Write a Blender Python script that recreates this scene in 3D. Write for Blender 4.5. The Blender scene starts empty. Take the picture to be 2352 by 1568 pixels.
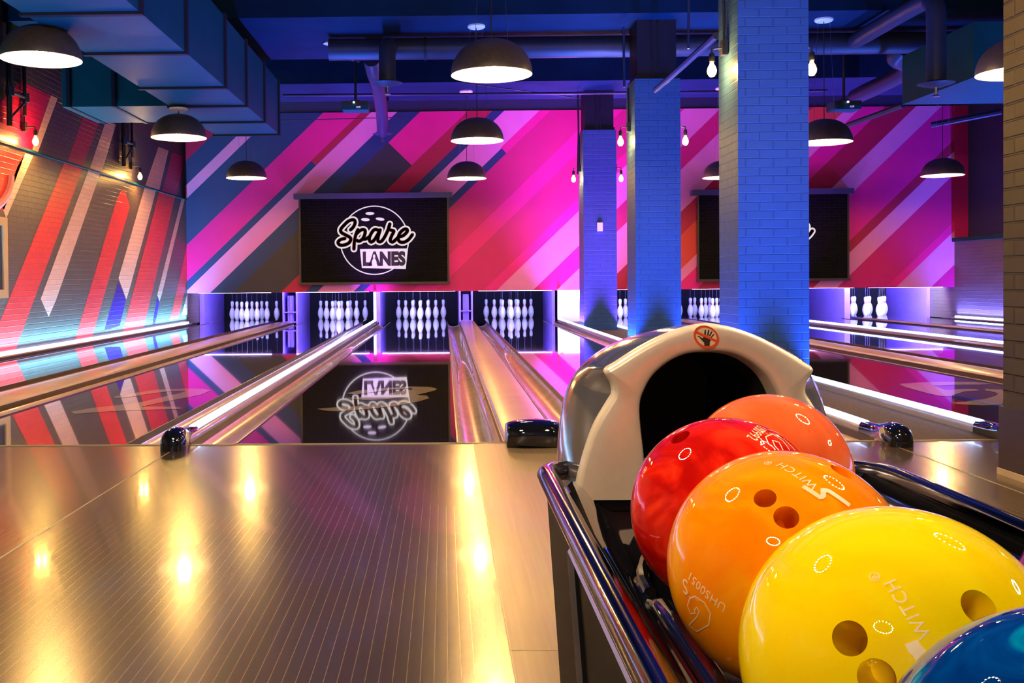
import bpy, bmesh, math, random
from mathutils import Vector, Matrix
from math import pi, sin, cos, radians
random.seed(4)
C = bpy.context.scene.collection
sc = bpy.context.scene
# ------------------------------------------------------------------ camera
FPX = 2280.0; W, H = 2352, 1568; VPX, VPY = 1020.0, 642.0
CAM = Vector((0, 0, .788))
_y, _p, _r = radians(-.9), radians(-.9), .0085
cf = Vector((sin(_y)*cos(_p), cos(_y)*cos(_p), sin(_p)))
r0 = cf.cross(Vector((0, 0, 1))).normalized(); u0 = r0.cross(cf)
cr = r0*cos(_r) - u0*sin(_r); cu = u0*cos(_r) + r0*sin(_r)
PX = VPX - FPX*cr.y/cf.y; PY = VPY + FPX*cu.y/cf.y
cd = bpy.data.cameras.new('camera'); cam = bpy.data.objects.new('camera', cd); C.objects.link(cam)
cam.matrix_world = Matrix(((cr.x, cu.x, -cf.x, CAM.x), (cr.y, cu.y, -cf.y, CAM.y), (cr.z, cu.z, -cf.z, CAM.z), (0, 0, 0, 1)))
cd.sensor_width = 36; cd.lens = FPX/W*36; cd.shift_x = (W/2-PX)/W; cd.shift_y = (PY-H/2)/W
cd.clip_start = .02; cd.clip_end = 100
sc.camera = cam
# ------------------------------------------------------------------ world + view
wd = bpy.data.worlds.new('world'); sc.world = wd; wd.use_nodes = True
wd.node_tree.nodes['Background'].inputs[0].default_value = (.10, .09, .22, 1)
wd.node_tree.nodes['Background'].inputs[1].default_value = .02
vs = sc.view_settings; vs.view_transform = 'Standard'; vs.look = 'None'; vs.exposure = 0.9; vs.gamma = 1; vs.use_curve_mapping = False
# ------------------------------------------------------------------ light levels
WARM = (1.0, .54, .12); RINGC = (1.0, .66, .34)
BLUE = (.04, .15, 1.0); PURPLE = (.44, .09, 1.0); WALLBLUE = (.10, .48, 1.0); VIOLET = (.26, .12, 1.0)
E_PEND, E_SCONCE, E_STRIP, E_PIN, E_RING = 150.0, 90.0, 250.0, 24.0, 1050.0

def ray(x, y): return (cf*FPX + cr*(x-PX) - cu*(y-PY)).normalized()
def at_y(x, y, Y): d = ray(x, y); return CAM + d*(Y/d.y)
def at_z(x, y, Z): d = ray(x, y); return CAM + d*((Z-CAM.z)/d.z)
def at_x(x, y, X): d = ray(x, y); return CAM + d*(X/d.x)

# ------------------------------------------------------------------ materials
def N(nt, t, **k):
    n = nt.nodes.new(t)
    for a, b in k.items(): setattr(n, a, b)
    return n
def mat(name, col, rough=.5, metal=0, coat=0, emis=None, es=0, noise=0, nscale=8, bump=0, spec=.5, ior=1.5, col2=None, coat_r=.03):
    m = bpy.data.materials.new(name); m.use_nodes = True; nt = m.node_tree; b = nt.nodes['Principled BSDF']
    b.inputs['Base Color'].default_value = (*col, 1); b.inputs['Roughness'].default_value = rough
    b.inputs['Metallic'].default_value = metal; b.inputs['Coat Weight'].default_value = coat
    b.inputs['Coat Roughness'].default_value = coat_r; b.inputs['IOR'].default_value = ior
    b.inputs['Specular IOR Level'].default_value = spec
    if emis: b.inputs['Emission Color'].default_value = (*emis, 1); b.inputs['Emission Strength'].default_value = es
    if noise or col2 or bump:
        tc = N(nt, 'ShaderNodeTexCoord'); nz = N(nt, 'ShaderNodeTexNoise')
        nz.inputs['Scale'].default_value = nscale; nz.inputs['Detail'].default_value = 4
        nt.links.new(tc.outputs['Object'], nz.inputs['Vector'])
        c2 = col2 or tuple(c*(1-noise) for c in col)
        mx = N(nt, 'ShaderNodeMix', data_type='RGBA')
        mx.inputs[6].default_value = (*col, 1); mx.inputs[7].default_value = (*c2, 1)
        rp = N(nt, 'ShaderNodeValToRGB'); rp.color_ramp.elements[0].position = .35; rp.color_ramp.elements[1].position = .65
        nt.links.new(nz.outputs['Fac'], rp.inputs[0]); nt.links.new(rp.outputs[0], mx.inputs[0])
        nt.links.new(mx.outputs[2], b.inputs['Base Color'])
        if bump:
            bp = N(nt, 'ShaderNodeBump'); bp.inputs['Strength'].default_value = bump; bp.inputs['Distance'].default_value = .01
            nt.links.new(nz.outputs['Fac'], bp.inputs['Height']); nt.links.new(bp.outputs[0], b.inputs['Normal'])
    return m
def brick(name, col, rough=.45, bw=.2, bh=.0635, bump=.5, mortar=.006, var=.12, dark=.8):
    m = mat(name, col, rough); nt = m.node_tree; b = nt.nodes['Principled BSDF']
    uv = N(nt, 'ShaderNodeUVMap'); uv.uv_map = 'UVMap'
    t = N(nt, 'ShaderNodeTexBrick'); t.inputs['Scale'].default_value = 1
    t.inputs['Brick Width'].default_value = bw; t.inputs['Row Height'].default_value = bh
    t.inputs['Mortar Size'].default_value = mortar; t.inputs['Mortar Smooth'].default_value = .6
    t.inputs['Color1'].default_value = (*col, 1); t.inputs['Color2'].default_value = (*[c*(1-var) for c in col], 1)
    t.inputs['Mortar'].default_value = (*[c*dark for c in col], 1)
    nz = N(nt, 'ShaderNodeTexNoise'); nz.inputs['Scale'].default_value = 9; nz.inputs['Detail'].default_value = 5
    ad = N(nt, 'ShaderNodeMath', operation='MULTIPLY_ADD'); ad.inputs[1].default_value = .35
    inv = N(nt, 'ShaderNodeMath', operation='SUBTRACT'); inv.inputs[0].default_value = 1
    bp = N(nt, 'ShaderNodeBump'); bp.inputs['Strength'].default_value = bump; bp.inputs['Distance'].default_value = .012
    L = nt.links.new
    L(uv.outputs[0], t.inputs['Vector']); L(uv.outputs[0], nz.inputs['Vector'])
    L(t.outputs['Fac'], inv.inputs[1]); L(nz.outputs['Fac'], ad.inputs[0]); L(inv.outputs[0], ad.inputs[2])
    L(ad.outputs[0], bp.inputs['Height']); L(bp.outputs[0], b.inputs['Normal']); L(t.outputs['Color'], b.inputs['Base Color'])
    return m
def planks(name, base, line, rough, coat, coat_r, pitch=.0272, lw=.05, ior=1.5, spec=.5, fade=.06, seam=True):
    m = mat(name, base, rough, coat=coat, coat_r=coat_r, ior=ior, spec=spec); nt = m.node_tree; b = nt.nodes['Principled BSDF']; L = nt.links.new
    tc = N(nt, 'ShaderNodeTexCoord'); sp = N(nt, 'ShaderNodeSeparateXYZ'); L(tc.outputs['Object'], sp.inputs[0])
    d = N(nt, 'ShaderNodeMath', operation='DIVIDE'); d.inputs[1].default_value = pitch; L(sp.outputs[0], d.inputs[0])
    f = N(nt, 'ShaderNodeMath', operation='FRACT'); L(d.outputs[0], f.inputs[0])
    c = N(nt, 'ShaderNodeMath', operation='LESS_THAN'); c.inputs[1].default_value = lw; L(f.outputs[0], c.inputs[0])
    fl = N(nt, 'ShaderNodeMath', operation='FLOOR'); L(d.outputs[0], fl.inputs[0])
    wn = N(nt, 'ShaderNodeTexWhiteNoise', noise_dimensions='1D'); L(fl.outputs[0], wn.inputs['W'])
    nz = N(nt, 'ShaderNodeTexNoise'); nz.inputs['Scale'].default_value = 1; nz.inputs['Detail'].default_value = 6
    mp = N(nt, 'ShaderNodeMapping'); mp.inputs['Scale'].default_value = (90, 2.5, 1); L(tc.outputs['Object'], mp.inputs[0]); L(mp.outputs[0], nz.inputs['Vector'])
    m1 = N(nt, 'ShaderNodeMix', data_type='RGBA'); m1.inputs[6].default_value = (*[v*.75 for v in base], 1); m1.inputs[7].default_value = (*[v*1.2 for v in base], 1); L(nz.outputs['Fac'], m1.inputs[0])
    m3 = N(nt, 'ShaderNodeMix', data_type='RGBA'); m3.inputs[0].default_value = .12; L(m1.outputs[2], m3.inputs[6]); L(wn.outputs['Color'], m3.inputs[7])
    m3.blend_type = 'MULTIPLY'
    m2 = N(nt, 'ShaderNodeMix', data_type='RGBA'); m2.inputs[7].default_value = (*line, 1); L(c.outputs[0], m2.inputs[0]); L(m3.outputs[2], m2.inputs[6])
    L(m2.outputs[2], b.inputs['Base Color'])
    return m

M = {}
M['gray'] = (.085, .085, .10); M['darkgray'] = (.05, .045, .055)
def paintset(suffix, fn):
    for k, c in dict(gray=(.022, .05, .18), darkgray=(.045, .04, .055), rose=(.98, .010, .30), crimson=(.56, .008, .075), crimson2=(.76, .010, .20),
                     pale=(.97, .27, .60), coral=(.85, .07, .06), purple=(.06, .02, .28), navy=(.03, .04, .10)).items():
        M[k+suffix] = fn(k+' paint'+suffix, c)
paintset('', lambda n, c: mat(n, c, .55, noise=.05, nscale=3))
paintset('_b', lambda n, c: brick(n, (.16, .115, .075) if n.startswith('gray') else (.06, .05, .06) if n.startswith('darkg') else (1, .58, .42) if n.startswith('pale') else (1, .07, .045) if n.startswith('coral') else c, .38, bump=.55, var=.10))  # grey, pale and coral copies for the left wall, warm lamplight in their colour
m_white = mat('white panel paint', (.8, .8, .82), .5, noise=.04)
m_brick_bluelit = brick('grey brick blue light tint', (.034, .085, .19), .42, bump=.7, var=.05, dark=.97, mortar=.0045)  # grey brick with the strips' blue light put into its colour
m_brick_warmlit = brick('grey brick warm light tint', (.075, .055, .038), .5, bw=.2, bh=.066, bump=.9, var=.12, dark=.7)  # grey brick again, this copy coloured by warm lamplight
m_black = mat('black gloss plastic', (.006, .006, .008), .06, coat=1, noise=.1)
m_blackp = mat('black satin panel', (.003, .003, .004), .4, spec=.08, noise=.1)
m_blackmat = mat('matt black metal', (.012, .011, .013), .5, noise=.2)
m_shade = mat('dark bronze shade', (.10, .07, .05), .42, metal=.3, noise=.2, nscale=30)
m_shadein = mat('white shade lining', (.9, .86, .78), .5, noise=.03)
m_bulb = mat('warm filament bulb', (1, .8, .5), .3, emis=(1, .60, .16), es=4)
m_bulb2 = mat('pendant bulb', (1, .9, .7), .3, emis=(1, .78, .45), es=30)
m_ringb = mat('ring lamp bulb', (1, .9, .7), .3, emis=(1, .80, .54), es=E_RING)
m_duct = mat('painted duct steel', (.006, .062, .085), .42, noise=.12, nscale=4)
m_flange = mat('dark duct flange', (.018, .016, .028), .5, noise=.1)
m_pipe = mat('painted round duct', (.022, .028, .06), .4, noise=.12, nscale=5)
m_ceil = mat('dark painted ceiling', (.012, .014, .035), .7, noise=.25, nscale=2, bump=.3)
m_beam = mat('painted concrete beam', (.004, .020, .050), .65, noise=.25, nscale=2.5, bump=.3)
m_steel = mat('brushed steel', (.55, .5, .45), .3, metal=1, noise=.1, nscale=30)
m_chrome = mat('polished dark chrome', (.20, .18, .20), .10, metal=1, noise=.08, nscale=40)
m_hood = mat('champagne satin plastic', (.92, .74, .56), .32, metal=.25, coat=.4, coat_r=.25, noise=.04, nscale=60)
m_shell = mat('silver glossy shell', (.62, .58, .62), .12, metal=.9, noise=.04, nscale=20)
m_dark = mat('dark interior', (.004, .003, .004), .7, noise=.2)
m_gutter = mat('beige gutter plastic', (.72, .56, .40), .22, metal=.0, noise=.15, nscale=6, coat=.5)
m_div = mat('beige divider capping', (.74, .56, .44), .30, noise=.12, nscale=5, coat=.4, coat_r=.15)
m_gedge = mat('dark bronze trim', (.10, .07, .05), .3, metal=.6, noise=.2)
m_led = mat('led light tube', (1, 1, 1), .4, emis=(.30, .46, 1.0), es=4.5)
m_ledv = mat('violet light tube', (1, 1, 1), .4, emis=(.5, .4, 1.0), es=12)
m_ledcap = mat('white translucent capping', (.40, .33, .28), .3, noise=.05, coat=.5)
m_kick = mat('lilac kickback panel', (.34, .20, .85), .45, noise=.08)
m_pit = mat('dark pit curtain', (.010, .010, .022), .8, noise=.3, nscale=10)
m_pin = mat('white pin plastic', (.86, .86, .86), .25, noise=.02)
m_pinred = mat('red pin stripe', (.75, .03, .04), .35, noise=.05)
m_string = mat('pin string', (.2, .2, .3), .6, noise=.1)
m_scr = brick('black brick projected image', (.004, .0045, .0045), .75, bw=.17, bh=.055, bump=1.0, mortar=.003, var=.5, dark=3.5); m_scr.node_tree.nodes['Principled BSDF'].inputs['Specular IOR Level'].default_value = .12
m_scrframe = mat('screen border brown', (.05, .035, .03), .5, noise=.1)
m_housing = mat('screen housing navy', (.05, .06, .11), .4, noise=.1)
m_lgray = mat('logo light grey', (.30, .30, .30), .6, emis=(.9, .9, .88), es=.32, noise=.15, nscale=20)
m_lred = mat('logo dark red', (.12, .01, .02), .6, emis=(.6, .03, .10), es=.22, noise=.1)
m_lblack = mat('logo black', (.010, .011, .010), .6, noise=.2)
m_carpet = mat('brown carpet tile', (.11, .065, .035), .9, noise=.35, nscale=60, bump=.4)
m_marking = planks('pale lane marking', (.75, .64, .45), (.55, .46, .32), .12, .9, .02, ior=1.6)
m_approach = planks('approach boards', (.075, .048, .032), (.26, .18, .11), .22, .30, .06, lw=.05, ior=1.6)
m_approach2 = planks('approach edge board', (.33, .22, .12), (.36, .25, .15), .36, .25, .06, lw=.03, ior=1.6)  # plain board, colour lightened to broaden the pendants' glow on the floor
m_lane = planks('oiled lane boards', (.045, .035, .032), (.075, .06, .05), .045, 1.0, .02, ior=1.6, lw=.05)
m_seam = mat('light seam line', (.4, .3, .2), .4, noise=.1)
m_skirt = mat('dark brown skirting', (.035, .018, .018), .4, noise=.1)
m_letter = mat('cream engraved ink', (.95, .72, .42), .4, noise=.03, coat=.6)
m_orangeink = mat('orange sticker ink', (.95, .10, .012), .45, noise=.03)
m_creamink = mat('cream sticker paper', (.95, .78, .48), .45, noise=.03)
m_brownink = mat('brown sticker ink', (.05, .02, .015), .45, noise=.03)
m_cream = mat('cream frame wood', (.70, .50, .28), .5, noise=.1)
m_canopy = mat('white canopy', (.75, .75, .78), .4, noise=.03)
m_glass = mat('projector lens', (.2, .5, .6), .05, emis=(.4, .8, 1), es=2, noise=.02)
m_swhite = mat('white label plastic', (.85, .85, .9), .4, noise=.02)
m_redlamp = mat('red indicator', (.8, .02, .02), .4, emis=(1, .1, .1), es=2, noise=.02)

for _m, _v in ((m_duct, .08), (m_beam, .05), (m_ceil, .05), (m_brick_bluelit, .12), (m_pipe, .2), (m_flange, .1), (m_brick_warmlit, .2)):
    _m.node_tree.nodes['Principled BSDF'].inputs['Specular IOR Level'].default_value = _v
# ------------------------------------------------------------------ mesh helpers
class MB:
    def __init__(s): s.v = []; s.f = []; s.mi = []; s.uv = []
    def face(s, pts, mi=0, uv=None):
        n = len(s.v); s.v += [tuple(p) for p in pts]; s.f.append(tuple(range(n, n+len(pts)))); s.mi.append(mi)
        if uv is None:
            a, b, c = Vector(pts[0]), Vector(pts[1]), Vector(pts[2]); nn = (b-a).cross(c-b); ax = max(range(3), key=lambda i: abs(nn[i]))
            uv = [((p[1], p[2]) if ax == 0 else (p[0], p[2]) if ax == 1 else (p[0], p[1])) for p in pts]
        s.uv.append(uv)
    def box(s, x0, x1, y0, y1, z0, z1, mi=0, M=None):
        p = [Vector((x, y, z)) for x in (x0, x1) for y in (y0, y1) for z in (z0, z1)]
        if M: p = [M @ q for q in p]
        for q in ((0, 1, 3, 2), (4, 6, 7, 5), (0, 4, 5, 1), (2, 3, 7, 6), (0, 2, 6, 4), (1, 5, 7, 3)): s.face([p[i] for i in q], mi)
    def tube(s, pts, r, n=12, mi=0, cap=True, rs=None):
        pts = [Vector(p) for p in pts]; rings = []; up = None
        for i, p in enumerate(pts):
            t = (pts[min(i+1, len(pts)-1)]-pts[max(i-1, 0)]).normalized()
            if up is None: up = Vector((0, 0, 1)) if abs(t.z) < .9 else Vector((1, 0, 0))
            a = t.cross(up).normalized(); b = a.cross(t).normalized(); up = b
            rr = rs[i] if rs else r
            rings.append([p+a*cos(2*pi*k/n)*rr+b*sin(2*pi*k/n)*rr for k in range(n)])
        for i in range(len(rings)-1):
            for k in range(n):
                s.face([rings[i][k], rings[i][(k+1) % n], rings[i+1][(k+1) % n], rings[i+1][k]], mi)
        if cap: s.face(rings[0][::-1], mi); s.face(rings[-1], mi)
    def lathe(s, prof, c=(0, 0, 0), n=32, mi=0, M=None):
        c = Vector(c)
        for i in range(len(prof)-1):
            (r1, z1), (r2, z2) = prof[i], prof[i+1]
            for k in range(n):
                a, b = 2*pi*k/n, 2*pi*(k+1)/n
                q = [Vector((r1*cos(a), r1*sin(a), z1)), Vector((r1*cos(b), r1*sin(b), z1)), Vector((r2*cos(b), r2*sin(b), z2)), Vector((r2*cos(a), r2*sin(a), z2))]
                if M: q = [M @ v for v in q]
                q = [v+c for v in q]
                if r1 < 1e-6: q = [q[0], q[2], q[3]]
                elif r2 < 1e-6: q = q[:3]
                s.face(q, mi)
    def build(s, name, mats, parent=None, smooth=False, merge=True, angle=35, uv=False):
        me = bpy.data.meshes.new(name); me.from_pydata(s.v, [], s.f)
        if not isinstance(mats, (list, tuple)): mats = [mats]
        for m in mats: me.materials.append(m)
        for p, mi in zip(me.polygons, s.mi): p.material_index = mi
        ul = me.uv_layers.new(name='UVMap')
        k = 0
        for u in s.uv:
            for q in u: ul.data[k].uv = q; k += 1
        if merge:
            bm = bmesh.new(); bm.from_mesh(me); bmesh.ops.remove_doubles(bm, verts=bm.verts, dist=1e-5)
            bmesh.ops.recalc_face_normals(bm, faces=bm.faces); bm.to_mesh(me); bm.free()
        if smooth:
            for p in me.polygons: p.use_smooth = True
            me.set_sharp_from_angle(angle=radians(angle))
        o = bpy.data.objects.new(name, me); C.objects.link(o)
        if parent: o.parent = parent
        return o
def tag(o, label=None, cat=None, group=None, kind=None):
    if label: o['label'] = label
    if cat: o['category'] = cat
    if group: o['group'] = group
    if kind: o['kind'] = kind
    return o
def empty(name, loc=(0, 0, 0), label=None, cat=None, group=None):
    o = bpy.data.objects.new(name, None); o.location = loc; o.empty_display_size = .05; C.objects.link(o)
    return tag(o, label, cat, group)
def copy_tree(o, parent=None):
    c = o.copy(); C.objects.link(c); c.parent = parent
    for ch in [x for x in o.children]: copy_tree(ch, c)
    return c
def smoothpts(pts, n=8, closed=False):
    P = [Vector(p) for p in pts]; out = []; m = len(P)
    for i in range(m if closed else m-1):
        if closed: a, b, c, d = P[(i-1) % m], P[i], P[(i+1) % m], P[(i+2) % m]
        else: a, b, c, d = P[max(i-1, 0)], P[i], P[i+1], P[min(i+2, m-1)]
        for k in range(n):
            t = k/n
            out.append(.5*((2*b)+(c-a)*t+(2*a-5*b+4*c-d)*t*t+(3*b-a-3*c+d)*t**3))
    if not closed: out.append(P[-1])
    return out
def resample(pts, n):
    L = [0]
    for a, b in zip(pts, pts[1:]): L.append(L[-1]+(b-a).length)
    out = []; j = 0
    for i in range(n):
        t = L[-1]*i/(n-1)
        while j < len(L)-2 and L[j+1] < t: j += 1
        out.append(pts[j].lerp(pts[j+1], (t-L[j])/max(1e-9, L[j+1]-L[j])))
    return out
def clip(poly, x0, x1, y0, y1):
    def cl(P, ins, inter):
        o = []
        for i in range(len(P)):
            a, b = P[i-1], P[i]
            if ins(b):
                if not ins(a): o.append(inter(a, b))
                o.append(b)
            elif ins(a): o.append(inter(a, b))
        return o
    def ix(X): return lambda a, b: (X, a[1]+(b[1]-a[1])*(X-a[0])/(b[0]-a[0]))
    def iy(Y): return lambda a, b: (a[0]+(b[0]-a[0])*(Y-a[1])/(b[1]-a[1]), Y)
    for ins, it in ((lambda p: p[0] >= x0, ix(x0)), (lambda p: p[0] <= x1, ix(x1)), (lambda p: p[1] >= y0, iy(y0)), (lambda p: p[1] <= y1, iy(y1))):
        if not poly: return poly
        poly = cl(poly, ins, it)
    return poly
def light(kind, name, loc, col, e, parent=None, **k):
    d = bpy.data.lights.new(name, kind); d.color = col; d.energy = e
    for a, b in k.items(): setattr(d, a, b)
    o = bpy.data.objects.new(name, d); o.location = loc; C.objects.link(o)
    if parent: o.parent = parent
    return o

# ================================================================== SETTING
LW = -4.756; RW = 9.33; YF = 4.77; YM = 18.3; ZM = .575; ZT = 3.88; YR = -3.5
LANES = [-3.90, -2.08, -.477, 1.315, 3.45, 5.26, 6.87, 8.50]
HW, GW = .53, .232
# floors
b = MB(); b.box(LW, RW, YR, YF, -.12, 0); o = b.build('floor', m_approach); tag(o, 'dark boarded approach floor with thin pale pinstripes', 'floor', kind='structure')
b = MB(); b.box(LW, RW, YF, 22, -.30, -.16); o = b.build('floor', m_dark); tag(o, 'dark sub floor under the lanes', 'floor', kind='structure')
b = MB(); b.box(2.135, 2.66, YF, YM, -.14, -.004); o = b.build('floor', m_carpet); tag(o, 'brown carpeted walkway between the lanes under the brick columns', 'floor', kind='structure')
# seams and plain boards of the approach, lightened to carry lamp glow
b = MB(); b.box(.135, .165+.55, YR, YF-.002, -.03, .0015); o = b.build('floor', m_approach2); tag(o, 'plain boards of the approach beside the ball return, lightened with painted lamp glow', 'floor', kind='structure')
b = MB()
for X in (-1.28, -2.92, 2.08, 3.9, 5.9): b.box(X-.0025, X+.0025, YR, YF, -.01, .0012)
b.box(.1325, .1360, YR, YF, -.01, .0022); b.box(.136, .71, 2.095, 2.099, -.01, .0022); b.box(LW, RW, YF-.012, YF, -.02, .004)
o = b.build('trim_1', m_seam); tag(o, 'thin pale seam lines of the approach and foul line strip', 'trim', kind='structure')

# back mural wall
SL = .968
def tp(t, y): return (t-(y-259)/SL, y)
def wall_pt(px): q = at_y(px[0], px[1], YM); return (q.x, q.z)
bands = [(300, 541, 'crimson'), (541, 599, 'gray'), (599, 632, 'pale'), (632, 742, 'gray'), (742, 829, 'rose'), (829, 851, 'gray'), (851, 910, 'pale'),
         (910, 963, 'gray'), (963, 1071, 'darkgray'), (1071, 1126, 'crimson'), (1126, 1153, 'gray'), (1153, 1236, 'pale'), (1236, 1259, 'gray'),
         (1259, 1369, 'crimson2'), (1369, 1423, 'rose'), (1423, 1531, 'crimson2'), (1531, 1562, 'rose'), (1562, 1645, 'pale'), (1645, 1699, 'crimson2'),
         (1699, 1799, 'pale'), (1799, 1854, 'crimson'), (1854, 1935, 'coral'), (1935, 1965, 'pale'), (1965, 2018, 'rose'), (2018, 2089, 'crimson'),
         (2089, 2147, 'pale'), (2147, 2255, 'rose'), (2255, 2283, 'crimson'), (2283, 2337, 'pale'), (2337, 2449, 'crimson2'), (2449, 2472, 'rose'),
         (2472, 2552, 'pale'), (2552, 3100, 'crimson2')]
pk = ['gray', 'darkgray', 'rose', 'crimson', 'crimson2', 'pale', 'coral', 'purple', 'navy']
b = MB()
b.face([(LW, YM+.02, ZM), (RW, YM+.02, ZM), (RW, YM+.02, 4.3), (LW, YM+.02, 4.3)], 8)
b.face([(LW, YM, ZM), (RW, YM, ZM), (RW, YM+.3, ZM), (LW, YM+.3, ZM)], 5)
def mural(poly, k, e):
    P = clip([wall_pt(p) for p in poly], LW, RW, ZM, ZT)
    if len(P) > 2: b.face([(x, YM-e, z) for x, z in P], pk.index(k))
for t0, t1, k in bands: mural([tp(t0, 150), tp(t1, 150), tp(t1, 780), tp(t0, 780)], k, 0)
mural([tp(829, 150), tp(851, 150), (725, 379.5), (714.6, 369)], 'crimson', .0006)
mural([tp(963, 150), tp(1071, 150), (945.7, 379.5), (892, 327.5)], 'rose', .0006)
mural([tp(1236, 150), tp(1259, 150), (1163, 352), (1150.8, 338.3)], 'rose', .0006)
o = b.build('wall_back', [M[k] for k in pk], merge=False); tag(o, 'back wall mural of diagonal pink, crimson, pale and navy stripes above the pin decks', 'wall', kind='structure')
# wall behind, right recess strip
b = MB(); b.box(RW, RW+.3, YM, YM+.1, 1.47, ZT, 0); o = b.build('wall_back', M['crimson2']); tag(o, 'narrow dark red return at the right end of the mural', 'wall', kind='structure')
# left wall
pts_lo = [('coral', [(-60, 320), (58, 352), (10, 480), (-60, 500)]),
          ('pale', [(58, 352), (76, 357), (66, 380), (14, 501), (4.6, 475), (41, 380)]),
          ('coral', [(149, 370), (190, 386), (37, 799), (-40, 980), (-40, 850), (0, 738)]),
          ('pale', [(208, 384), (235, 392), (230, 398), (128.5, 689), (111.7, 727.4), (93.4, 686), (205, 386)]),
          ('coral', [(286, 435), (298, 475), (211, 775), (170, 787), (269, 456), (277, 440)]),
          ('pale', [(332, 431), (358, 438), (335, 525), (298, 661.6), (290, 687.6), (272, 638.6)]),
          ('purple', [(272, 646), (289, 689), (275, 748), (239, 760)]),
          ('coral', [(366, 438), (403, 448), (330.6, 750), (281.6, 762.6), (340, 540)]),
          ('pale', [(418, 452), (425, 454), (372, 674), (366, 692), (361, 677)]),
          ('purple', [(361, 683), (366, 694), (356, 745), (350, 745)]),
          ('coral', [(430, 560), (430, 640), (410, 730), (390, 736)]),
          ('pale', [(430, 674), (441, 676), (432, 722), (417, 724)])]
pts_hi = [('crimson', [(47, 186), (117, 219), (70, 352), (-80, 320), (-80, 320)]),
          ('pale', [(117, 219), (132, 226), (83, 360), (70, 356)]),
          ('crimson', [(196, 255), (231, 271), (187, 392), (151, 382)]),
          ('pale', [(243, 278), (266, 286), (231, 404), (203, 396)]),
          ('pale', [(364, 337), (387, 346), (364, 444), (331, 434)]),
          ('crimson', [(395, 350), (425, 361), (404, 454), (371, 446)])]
LZ = 2.32
b = MB(); b.face([(LW, YR, 0), (LW, 21.5, 0), (LW, 21.5, LZ), (LW, YR, LZ)], 0)
b.face([(LW, YR, LZ), (LW, 21.5, LZ), (LW-.06, 21.5, LZ), (LW-.06, YR, LZ)], 0)
def lw(poly, k, hi, e):
    X = LW-.06 if hi else LW
    P = [(q.y, q.z) for q in (at_x(x, y, X) for x, y in poly)]
    P = clip(P, YR, YM, LZ if hi else .02, 3.35 if hi else LZ)
    if len(P) > 2: b.face([(X+e, y, z) for y, z in P], pk.index(k))
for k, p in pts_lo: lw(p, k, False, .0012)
b.face([(LW-.06, YR, LZ), (LW-.06, 21.5, LZ), (LW-.06, 21.5, 4.3), (LW-.06, YR, 4.3)], 1)
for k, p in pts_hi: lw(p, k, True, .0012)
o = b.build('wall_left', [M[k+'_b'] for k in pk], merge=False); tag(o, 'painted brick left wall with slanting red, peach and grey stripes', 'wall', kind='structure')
b = MB(); b.box(LW-.06, LW+.02, YR, YM, LZ-.022, LZ); o = b.build('trim_2', m_duct); tag(o, 'narrow pale ledge running along the left brick wall', 'trim', kind='structure')
# right wall
b = MB(); b.face([(RW, YR, 0), (RW, 21.5, 0), (RW, 21.5, 1.43), (RW, YR, 1.43)], 0); o = b.build('wall_right', [M['gray_b']], merge=False); tag(o, 'lower painted brick right wall washed in blue light', 'wall', kind='structure')
b = MB(); b.face([(RW+.25, YR, 1.43), (RW+.25, 21.5, 1.43), (RW+.25, 21.5, 4.3), (RW+.25, YR, 4.3)], 0); o = b.build('wall_right', [M['navy']], merge=False); tag(o, 'upper dark purple right wall above the ledge', 'wall', kind='structure')
b = MB(); b.box(RW-.05, RW+.25, YR, YM-.01, 1.40, 1.47); o = b.build('trim_3', m_duct); tag(o, 'grey ledge along the right wall', 'trim', kind='structure')
b = MB(); b.face([(LW, YR, 0), (RW+.25, YR, 0), (RW+.25, YR, 4.3), (LW, YR, 4.3)]); o = b.build('wall_front', M['gray'], merge=False); tag(o, 'dark wall behind the approach', 'wall', kind='structure')
b = MB(); b.face([(LW-.1, 21.4, -.16), (RW+.3, 21.4, -.16), (RW+.3, 21.4, 2.2), (LW-.1, 21.4, 2.2)]); b.face([(LW-.1, YM+.3, 1.05), (RW, YM+.3, 1.05), (RW, 21.4, 1.05), (LW-.1, 21.4, 1.05)])
o = b.build('wall_back', m_pit, merge=False); tag(o, 'dark back of the pin pits', 'wall', kind='structure')
# ceiling and beams
b = MB(); b.box(LW-.1, RW+.3, YR, 21.5, 4.15, 4.3); o = b.build('ceiling', m_ceil); tag(o, 'dark navy painted ceiling', 'ceiling', kind='structure')
for y0, y1, n in ((3.2, 4.6, 'above the near brick column'), (7.0, 8.6, 'above the wide brick column'), (10.85, 12.9, 'above the middle brick column'), (14.5, 15.95, 'nearest the mural')):
    b = MB(); b.box(LW-.06, RW+.25, y0, y1, 3.66, 4.15); o = b.build('ceiling_beam', m_beam); tag(o, 'blue lit concrete ceiling beam '+n, 'beam', kind='structure')

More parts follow.
